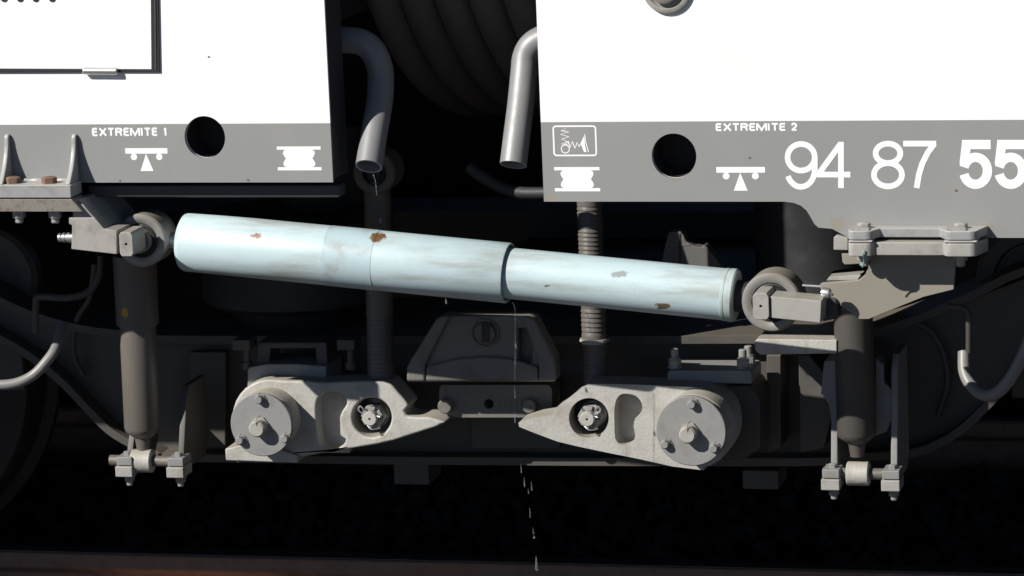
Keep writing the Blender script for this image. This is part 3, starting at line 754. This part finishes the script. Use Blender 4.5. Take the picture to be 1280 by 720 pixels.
# ================================================================== anti-roll levers
def catmull(pts, n=5, closed=True):
    out = []; m_ = len(pts)
    for i in range(m_):
        p0, p1, p2, p3 = (Vector(pts[(i+k-1) % m_]) for k in range(4))
        for k in range(n):
            s = k/n; out.append(tuple(0.5*((2*p1)+(p2-p0)*s+(2*p0-5*p1+4*p2-p3)*s*s+(3*p1-p0-3*p2+p3)*s**3)))
    return out
small = lathe((0,0,0), (0,-1,0), [(0, .0105), (.0015, .0105)], 18); lathe((0,-.0015,0), (0,-1,0), [(0, .0085), (.009, .0085), (.0112, .0066)], 10, small)
small = mesh_of('small_hex', small, 'disc')
bigb = lathe((0,0,0), (0,-1,0), [(0, .0195), (.0015, .0195)], 24); lathe((0,-.0015,0), (0,-1,0), [(0, .0168), (.020, .0168), (.023, .0138)], 12, bigb)
bigb = mesh_of('big_hex', bigb, 'arm')
def lever(outline, slot, nutc, nutr, disc, discr, barrel, bolts, centre, label, flip, dA):
    dF = dA-.062; c = P(*disc, dF)
    t = thing('anti_roll_lever', label, 'lever', P(disc[0], disc[1]+discr, .26), 'anti roll levers')
    hole = circ(nutc[0], nutc[1], nutr, 32)
    # cast arm: thick web with a proud rim round its slot and bore
    arm = part('cast_arm', prism(outline, dA, dA+.075, holes=[slot, hole]), 'cast', t, bevel=.006, ang=35, seg=3)
    part('pocket_floor', prism([(min(p[0] for p in slot)-4, min(p[1] for p in slot)-4), (max(p[0] for p in slot)+4, min(p[1] for p in slot)-4), (max(p[0] for p in slot)+4, max(p[1] for p in slot)+4), (min(p[0] for p in slot)-4, max(p[1] for p in slot)+4)], dA+.04, dA+.06), 'cast', t)
    b0 = P(*barrel[:2], dF+.006)
    part('barrel', lathe((b0.x, dF+.006, b0.z), (0,1,0), [(.0, u(barrel[2])-.006), (.004, u(barrel[2])-.002), (.012, u(barrel[2])), (.2, u(barrel[2])), (.205, u(barrel[2])-.005)], 64), 'cast', t)
    dk = part('end_disc', lathe((c.x, dF, c.z), (0,-1,0), [(-.008, u(discr)-.003), (-.001, u(discr)-.003), (-.0005, u(discr)), (.009, u(discr)), (.0105, u(discr)-.0015), (.0105, 0)], 72), 'disc', t)
    for bx, by in bolts:
        q = P(bx, by, dF-.0105); inst('bolt', small, dk, (q.x, dF-.0105, q.z), (0, random.uniform(0, 1), 0))
        w = [(q.x+.001, dF-.02, q.z+.003), (q.x+.002, dF-.024, q.z+.011), (q.x+.004, dF-.016, q.z+.013)]
        part('lock_wire', sweep(smooth_path(w, 4), .0009, 6), 'steel', dk)
    q = P(*centre, dF-.0105); inst('bolt', bigb, dk, (q.x, dF-.0105, q.z), (0, .3, 0))
    part('lock_wire', sweep(smooth_path([(q.x+.001, dF-.034, q.z+.006), (q.x+.001, dF-.036, q.z+.021), (q.x+.004, dF-.016, q.z+.024)], 4), .001, 6), 'steel', dk)
    # joint in the bore: dark housing, castle nut, threaded stud, cotter pin
    n = P(nutc[0], nutc[1], dA)
    part('bore_back', lathe((n.x, dA+.05, n.z), (0,1,0), [(0, u(nutr)+.004), (.02, u(nutr)+.004)], 32), 'rubber', t)
    nut = lathe((n.x, dA+.05, n.z), (0,-1,0), [(0, .027), (.012, .027), (.014, .025), (.014, .021)], 32)
    lathe((n.x, dA+.036, n.z), (0,-1,0), [(0, .0265), (.022, .0265), (.025, .0235)], 6, nut)
    for k in range(6):
        a = k*math.pi/3+.5
        prism_w(nut, [[(n.x+.0205*math.cos(a+s)*f, n.z+.0205*math.sin(a+s)*f) for s, f in ((-.35,.75),(.35,.75),(.33,1.1),(-.33,1.1))]], dA+.002, dA+.012)
    nn = part('castle_nut', nut, 'steel', t, bevel=.0008)
    stud = lathe((n.x-.001, dA+.03, n.z), (0,-1,0), [(0, .0145), (.041, .0145), (.0425, .013), (.0425, .0028), (.038, .0028), (.038, 0)], 28)
    part('stud', stud, 'cast', nn)
    s = -1 if not flip else 1
    k0 = Vector((n.x+s*.012, dA-.002, n.z+.008))
    lp = [k0, k0+Vector((s*.006,-.003,.002)), k0+Vector((s*.013,-.003,.009)), k0+Vector((s*.009,-.003,.016)), k0+Vector((s*.003,-.003,.010)), k0+Vector((s*.004,0,.002))]
    part('cotter_pin', sweep(smooth_path(lp, 5), .0016, 8), 'bright', nn)
    lp = [n+Vector((-.006,-.01,-.014)), n+Vector((.004,-.014,-.021)), n+Vector((.018,-.004,-.020))]
    part('cotter_tail', sweep(smooth_path(lp, 5), .0016, 8), 'bright', nn)
    lp = [n+Vector((.010,-.006,.006)), n+Vector((.020,-.008,.003))]
    part('cotter_tail', sweep(lp, .0016, 8), 'bright', nn)
    return t
outL = circ(328, 525, 49, 16, R(100), R(262), True)
outL = [(331,577),(306,573)] + [p for p in circ(337, 521, 47, 12, R(130), R(278), True)] + \
       [(352,475.5),(385,476),(402,478),(430,477),(462,476),(479,476),(488,480),(496,489),(505,499),(511,507),(505,514),(508,520),(520,521.5),(534,521),(546,524),(557,528),(545,534),(520,542),(492,551),(470,556),(440,561),(412,565),(370,573)]
slL = [(414,490),(424,491),(431,497),(433,505),(428,513),(424,523),(426,535),(431,544),(431,553),(424,559),(412,562),(403,559),(398,550),(396,530),(395,512),(397,499),(404,492)]
lever(outL, catmull(slL, 2), (464.5,522), 24.5, (328.5,530), 42.5, (329,529.5,41.5), ((325,498.5),(301,549.5),(357,547.5)), (325,533.5),
      'cast lever with round grey end disc, beak pointing right, below the left drain pipe', False, .315)
outR = [(880,588),(840,583),(800,574),(760,566),(722,558),(697,552),(670,542),(649,533.5),(648,528.5),(668,522),(690,518.5),(694,511),(704,504),(716,494),(726,485),(736,480),(765,480),(800,481),(840,483),(872,484)] + \
       [p for p in circ(868, 535, 51, 12, R(-88), R(78), True)]
slR = [(783,492),(793,494),(800,500),(803,509),(800,517),(794,523),(792,533),(794,543),(792,551),(784,556),(775,555),(769,548),(768,530),(768,510),(771,498),(776,493)]
lever(outR, catmull(slR, 2), (736,522.5), 25, (865,537.5), 45.5, (867,536,44.5), ((865.5,504.5),(832,554.5),(893,559.5)), (862,541),
      'cast lever with round grey end disc, beak pointing left, below the right car', True, .245)

# torsion bar housings carrying the levers
hl = thing('torsion_bar_housing', 'grey housing block behind the left lever disc', 'housing', P(340, 578, 0.3850), 'torsion bar housings')
part('block', prism([(309,463),(311,459),(333,455),(372,455),(408,458),(408,500),(309,500)], .36, .47), 'disc', hl, bevel=.003)
part('base_lug', prism([(281,561),(300,557),(340,557),(372,570),(372,579),(282,576)], .305, .42), 'cast', hl, bevel=.003)
part('upper_yoke', prism([(322,428),(408,428),(410,462),(396,462),(394,436),(338,436),(336,462),(320,462)], .38, .45), 'bogie', hl, bevel=.003)
hr = thing('torsion_bar_housing', 'grey housing block behind the right lever disc', 'housing', P(890, 590, 0.3850), 'torsion bar housings')
part('top_plate', prism([(834,466),(838,463),(938,463),(940,467),(940,480),(834,478)], 0.3050, 0.4050), 'disc', hr, bevel=.002)
part('block', prism([(846,481),(938,482),(950,500),(950,560),(930,575),(846,575)], 0.3300, 0.4550), 'bogie', hr, bevel=.004)
stud_bm = lathe((0,0,0), (0,0,1), [(0, .0145), (.003, .0145)], 24)
lathe((0,0,.003), (0,0,1), [(0, .0125), (.012, .0125), (.013, .0112)], 6, stud_bm)
lathe((0,0,.016), (0,0,1), [(0, .0105), (.003, .0105), (.003, .0075), (.018, .0075), (.0195, .006)], 18, stud_bm)
stud_me = mesh_of('stud_bolt', stud_bm, 'steel')
ztp = P(890, 463, 0.3050).z
for x, y, dd in ((844,463,.33),(929,463,.33),(936,459,.365)):
    q = P(x, y, dd); inst('stud_bolt', stud_me, hr, (q.x, dd, ztp), (0,0,random.random()), 1.05)
for x in (301, 432):
    q = P(x, 437, 0.3550)
    part('stop_pad', pbox(x-11, 425, x+11, 438, 0.3550, 0.4050), 'bogie', hl, bevel=.002)
    bmx = lathe((q.x+.003, .38, q.z), (0,0,-1), [(0, .008), (.03, .008), (.03, .012), (.045, .012)], 14)
    part('stud_bolt', bmx, 'bogie', hl)

# ================================================================== anti-roll links (upright rods)
def link(xt, yt, xb, yb, w, d, ribs, label, ring=None, eyeat=None):
    A, B = P(xt, yt, d), P(xb, yb, d); axv = (B-A).normalized(); L = (B-A).length
    t = thing('anti_roll_link', label, 'rod', B, 'anti roll links')
    prof = [(0, u(w)/2)]; k = 0.0
    for (r0, r1) in ribs:
        s0, s1 = L*r0, L*r1; n = max(2, int((s1-s0)/.0085))
        prof.append((s0, u(w)/2))
        for i in range(n):
            q = s0+(s1-s0)*i/n; h = (s1-s0)/n
            prof += [(q+h*.05, u(w)/2), (q+h*.12, u(w)/2-.0014), (q+h*.5, u(w)/2-.0006), (q+h*.9, u(w)/2+.0006), (q+h*.98, u(w)/2+.0006)]
    prof += [(L, u(w)/2)]
    part('rod', lathe(A, axv, prof, 40), 'tube', t)
    if ring:
        q = A+axv*(L*ring); part('collar', lathe(q, axv, [(0, u(w)/2), (.0005, u(w)/2+.004), (.005, u(w)/2+.005), (.009, u(w)/2+.001)], 40), 'cast', t)
    if eyeat:
        c = P(*eyeat[:2], d); r = u(eyeat[2])
        e = part('eye', lathe((c.x, d-.035, c.z), (0,1,0), [(.004, r*.55), (0, r*.62), (0, r*.92), (.004, r), (.07, r)], 48, caps=False), 'tube', t)
        part('bushing', lathe((c.x, d-.033, c.z), (0,1,0), [(.0, 0), (0, r*.3), (.008, r*.34), (.01, r*.5), (.002, r*.56), (.004, r*.62)], 40, caps=False), 'rubber', e)
link(471, 225, 477, 500, 36, .365, [(.62, .98)], 'upright rod with a round eye behind the left drain pipe', eyeat=(473,213,29))
link(735, 205, 746, 500, 33, .37, [(.17, .52), (.60, .72), (.76, .97)], 'upright ribbed rod below the left end of the right car', ring=.735)

# ================================================================== bump stop on the bogie frame
bs = thing('bump_stop', 'dark trapezoid bump stop casting between the two levers', 'bump stop', P(604, 522, 0.2700))
trap = [(552,395),(660,395),(667,398),(692,448),(694,456),(694,478),(508,478),(508,460),(513,450),(545,399)]
pocket = [(566,404),(592,404),(588,416),(592,429),(603,436),(618,434),(627,424),(628,409),(626,404),(642,404),(643,440),(640,452),(540,455),(535,449)]
po2 = [(648,410),(661,410),(665,418),(664,452),(659,456),(648,456)]
part('casting', prism(trap, .29, .34, holes=[po2]), 'stop', bs, bevel=.006, seg=3)
part('pocket_back', prism([(642,405),(669,405),(672,460),(642,460)], .318, .345), 'stop', bs)
part('edge_rib', prism([(508,477),(508,460),(513,450),(545,399),(552,395.5),(562,395.5),(536,446),(531,458),(531,477)], .278, .2905), 'stop', bs, bevel=.005, seg=3)
part('edge_rib', prism([(694,477),(694,456),(692,448),(668,399),(660,395.5),(652,395.5),(670,444),(673,458),(673,477)], .278, .2905), 'stop', bs, bevel=.005, seg=3)
part('foot_bar', prism([(532,477),(532,459),(570,449),(605,446),(640,449),(672,459),(672,477)], .2785, .2906), 'stop', bs, bevel=.005, seg=3)
c = P(607, 416, .29)
part('round_plug', lathe((c.x, .2895, c.z), (0,-1,0), [(0, u(19)), (.004, u(19)), (.004, u(17)), (.001, u(16.5)), (.001, u(14.5)), (.010, u(14)), (.012, u(12)), (.012, 0)], 36), 'darkbolt', bs)
part('plug_slot', prism([(602,404),(612,404),(612,428),(602,428)], .2755, .278), 'rubber', bs)
part('base_plate', prism([(552,481),(686,481),(690,486),(690,512),(680,522),(562,522),(549,514),(549,486)], .365, .42, holes=[circ(611, 505, 6, 20)]), 'stop', bs, bevel=.004)
part('bore_back', prism([(600,495),(622,495),(622,515),(600,515)], .395, .40), 'rubber', bs)
for k in range(7):
    part('cast_mark', prism([(620+k*7,499),(624+k*7,499),(624+k*7,511),(620+k*7,511)], .3638, .3652), 'stop', bs)
for x in (558.5, 664):
    q = P(x, 506, .365); part('bolt', lathe((q.x, .3645, q.z), (0,-1,0), [(0, .0165), (.003, .0165), (.0035, .0145), (.016, .0145), (.018, .0125)], 24), 'stop', bs)

# ================================================================== bogie frame
bf = thing('bogie_frame', 'dark dusty bogie frame with swan-neck side beam behind the levers', 'bogie frame', P(640, 578, 0.5550))
side = [(-330,330),(-150,330),(-60,348),(40,392),(110,412),(180,420),(240,425),(1010,425),(1080,420),(1150,400),(1220,370),(1330,330),(1600,330),
        (1600,395),(1400,396),(1340,415),(1290,450),(1255,490),(1215,530),(1180,553),(1140,566),(1060,572),(1000,577),(640,576),(250,572),(200,566),(150,543),(118,514),(84,478),(45,446),(0,420),(-60,398),(-330,392)]
sm = side
part('side_beam', prism(sm, 0.5300, 0.5500), 'bogie', bf, bevel=.004)
# bottom flange that follows the beam and stands proud of it
low = [(1600,395),(1400,396),(1340,415),(1290,450),(1255,490),(1215,530),(1180,553),(1140,566),(1060,572),(1000,577),(640,576),(250,572),(200,566),(150,543),(118,514),(84,478),(45,446),(0,420),(-60,398),(-330,392)]
lw = [P(x, y, 0.5200) for x, y in low]; lw = smooth_path(lw, 4)
def flange(path, d0, d1, th, name, mt):
    bm = bmesh.new(); rows = []
    for i, p in enumerate(path):
        tv = (path[min(i+1, len(path)-1)]-path[max(i-1, 0)]); tv.y = 0; tv.normalize(); nv = Vector((-tv.z, 0, tv.x))
        rows.append([bm.verts.new((p.x+nv.x*a, y, p.z+nv.z*a)) for a, y in ((0, d0), (0, d1), (th, d1), (th, d0))])
    for q, w in zip(rows[:-1], rows[1:]):
        for k in range(4): bm.faces.new((q[k], q[(k+1) % 4], w[(k+1) % 4], w[k]))
    bm.faces.new(rows[0]); bm.faces.new(rows[-1])
    part(name, bm, mt, bf, bevel=.002)
flange(lw, 0.4800, 0.6650, -.016, 'bottom_flange', 'bogie')
top = smooth_path([P(x, y, 0.5200) for x, y in ((-330,330),(-150,330),(-60,348),(40,392),(110,412),(180,420),(240,425),(1010,425),(1080,420),(1150,400),(1220,370),(1330,330),(1600,330))], 4)
flange(top, 0.4850, 0.6650, .016, 'top_flange', 'bogie')
part('inner_web', prism(sm, 0.6350, 0.6500), 'bogie', bf)
part('beam_bracket', prism([(943,427),(947,423.5),(1046,425),(1046,442),(950,443.5),(944,438)], .27, .42), 'cast', bf, bevel=.002)
part('beam_rib', prism([(958,444),(976,444),(976,560),(960,566)], 0.4350, 0.5190), 'bogie', bf, bevel=.002)
part('beam_rib', prism([(998,444),(1012,444),(1030,466),(1040,520),(1030,560),(1000,566)], 0.4150, 0.5190), 'bogie', bf, bevel=.002)
part('lower_stop', pbox(492, 578, 536, 606, 0.5650, 0.6650), 'bogie', bf, bevel=.003)
part('lower_stop', pbox(928, 588, 973, 612, 0.5650, 0.6650), 'bogie', bf, bevel=.003)
part('crossbeam', box(-.5, .45, .675, 2.5, P(640, 560, 0.5050).z, P(640, 470, 0.5050).z), 'bogie', bf, bevel=.01)
part('lower_ledge', prism([(590,478),(700,478),(700,560),(590,560)], 0.5060, 0.5195), 'bogie', bf)
for x0, x1, y0, y1 in ((236, 282, 440, 560),):
    part('cover_plate', prism([(x0,y0),(x1,y0),(x1,y1),(x0,y1)], 0.4950, 0.5190), 'bogie', bf, bevel=.003)
part('far_side_beam', box(-1.9, 1.9, 2.1, 2.3, P(640, 560, 0.5050).z, P(640, 430, 0.5050).z), 'bogie', bf)
# angled lit tabs beside the right upright damper
part('damper_gusset', prism([(1030,452),(1046,450),(1046,530),(1040,532),(1036,505),(1027,492),(1026,494)], .335, .42), 'disc', bf, bevel=.002)
part('damper_gusset', prism([(1094,448),(1104,456),(1105,478),(1116,488),(1121,512),(1108,540),(1094,545)], .335, .42), 'disc', bf, bevel=.002)

# wheels at the ends of the bogie
for sgn, lab in ((-1, 'dark wheel beyond the left edge behind the bogie frame'), (1, 'dark wheel beyond the right edge behind the bogie frame')):
    t = thing('wheel', lab, 'wheel', (sgn*1.78-.04, D_RAIL, Z_RAIL), 'bogie wheels')
    wc = Vector((sgn*1.78-.04, D_RAIL-.03, Z_RAIL+.425))
    part('tyre', lathe(wc, (0,1,0), [(0, .34), (0, .415), (.01, .42), (.10, .425), (.108, .45), (.13, .45), (.135, .34)], 96, caps=False), 'wheel', t)
    part('web', lathe(wc, (0,1,0), [(.03, 0), (-.02, .10), (.02, .14), (.05, .25), (.04, .345), (.1, .345)], 64, caps=False), 'wheel', t)
    part('axle_box', lathe(wc+Vector((0,-.42,0)), (0,1,0), [(0, .10), (.0, .15), (.03, .17), (.3, .17), (.4, .1)], 40), 'bogie', t)

for x, lab in ((-8, 'round dusty axle guide cover in the dark at the left edge'), (1292, 'round dusty axle guide cover in the dark at the right edge')):
    c = P(x, 345, .62)
    t = thing('axle_guide', lab, 'axle guide', (c.x, .62, c.z-.12), 'axle guides of the bogie')
    part('cover', lathe((c.x, .62, c.z), (0,-1,0), [(0, .11), (.03, .11), (.04, .10), (.04, .075), (.028, .07), (.028, .03), (.04, .025), (.04, 0)], 48), 'bogie', t)
    part('post', box(c.x-.05, c.x+.05, .63, .70, c.z-.25, c.z+.05), 'bogie', t, bevel=.005)

# ================================================================== air springs
def airspring(px, d, label, rad, ytop):
    c = P(px, 330, d-rad)
    zb_ = P(px, 374, d).z; z1_ = P(px, ytop, d-rad).z; zt_ = P(px, 150, d).z
    t = thing('air_spring', label, 'air spring', (c.x, d, zb_-.06), 'air springs')
    part('piston', lathe((c.x, d, zb_), (0,0,1), [(0, rad*.92), (.012, rad), (z1_-zb_-.045, rad), (z1_-zb_-.043, rad*1.012), (z1_-zb_-.006, rad*1.012), (z1_-zb_, rad*.97)], 72), 'rubber', t)
    part('bellow', lathe((c.x+.05, d+.1, z1_), (0,0,1), [(0, rad*.5), (.03, rad*.55), (zt_-z1_-.02, rad*.5)], 72), 'rubber', t)
    part('base_ring', lathe((c.x, d, zb_-.06), (0,0,1), [(0, rad*.62), (.059, rad*.72)], 48), 'inner', t)
    return t
airspring(335, .66, 'dark air spring behind the left part of the long damper', .2, 285)
sp = airspring(1010, .85, 'dark air spring with a grey bracket plate above the right half of the damper', .13, 150)
part('bracket_plate', prism([(826,352),(828,322),(835,292),(838,289.5),(850,289.5),(854,293),(857,301),(866,307),(877,309.5),(880,306),(884,309),(896,324),(914,352)], .30, .33), 'spring', sp, bevel=.002)
part('plate_rib', prism([(848.5,292),(850.5,292),(850.5,340),(848.5,340)], .2985, .3002), 'rubber', sp)
part('plate_rib', prism([(831,305.5),(862,305.5),(862,307),(831,307)], .2988, .3003), 'stop', sp)

# ================================================================== hoses
def hose(pts, r, label, mt='hose'):
    pth = smooth_path([P(*p) for p in pts], 10)
    o = part('air_hose', sweep(pth, r, 16), mt, None); o['label'] = label; o['category'] = 'hose'; o['group'] = 'hoses and cables'
hose([(-60,470,0.220),(-20,480,0.225),(15,480,0.230),(40,470,0.240),(58,452,0.250),(70,434,0.270),(78,405,0.320)], u(7), 'grey hose looping in from the left edge below the left bracket')
hose([(1205,440,0.310),(1206,465,0.290),(1216,484,0.270),(1232,494,0.250),(1250,488,0.235),(1266,468,0.225),(1278,445,0.220),(1290,415,0.220)], u(8), 'bright grey hose looping at the right edge')
hose([(44,415,0.290),(45,380,0.280),(50,371,0.280),(85,372,0.280),(110,365,0.290),(124,345,0.300),(126,320,0.310)], u(5), 'thin dark pipe bent under the left bracket', 'bogie')
hose([(1184,383,0.280),(1200,384,0.280),(1209,390,0.280),(1211,405,0.280),(1211,440,0.290)], u(4), 'thin dark pipe bent down right of the tan web plate', 'bogie')

hose([(1130,398,.50),(1160,412,.50),(1178,440,.50),(1184,480,.50),(1172,520,.51)], u(4), 'thin dusty brake pipe curving down the right end of the bogie frame', 'bogie')
hose([(118,330,.50),(112,372,.50),(96,400,.50),(92,440,.50),(104,470,.51)], u(4), 'thin dusty brake pipe running down behind the left upright damper', 'bogie')
hose([(585,208,.30),(604,222,.30),(626,234,.30),(652,241,.29),(690,241,.28)], u(8), 'thick dark hose sagging under the right drain pipe', 'rubber')

# ================================================================== dripping water
bm = bmesh.new()
def strand(pts, r):
    sweep(smooth_path([P(*p) for p in pts], 6), r, 8, bm, rfun=lambda s: .45+.4*math.sin(s*17)**2)
def drop(x, y0, y1, d, r):
    a, b = P(x, y0, d), P(x+1, y1, d); L = (b-a).length
    lathe(a, b-a, [(0, 0), (L*.3, r*.45), (L*.7, r*.9), (L*.9, r), (L, 0)], 10, bm)
strand([(640,378,.03),(643.5,386,.03),(644,420,.03),(643.5,475,.03)], .0006)
for x, y0, y1, r in ((643,480,500,.0006),(643,512,530,.0006),(651,579,592,.0014),(655,596,609,.0016),(664,601,614,.0015),(660,610,618,.001),(662,634,648,.0013),(666,659,668,.0012),(667,669,673,.0022),(670,694,714,.003),(644,426,436,.0018),(557,372,380,.002)):
    drop(x, y0, y1, .03, r)
strand([(466,217,.02),(469,226,.02),(471,244,.02)], .0012)
drop(475, 272, 279, .1, .0022)
o = part('water_trickle', bm, 'water', None); o['label'] = 'thin trickle of water drops falling from the long damper'; o['category'] = 'water'; o['kind'] = 'stuff'
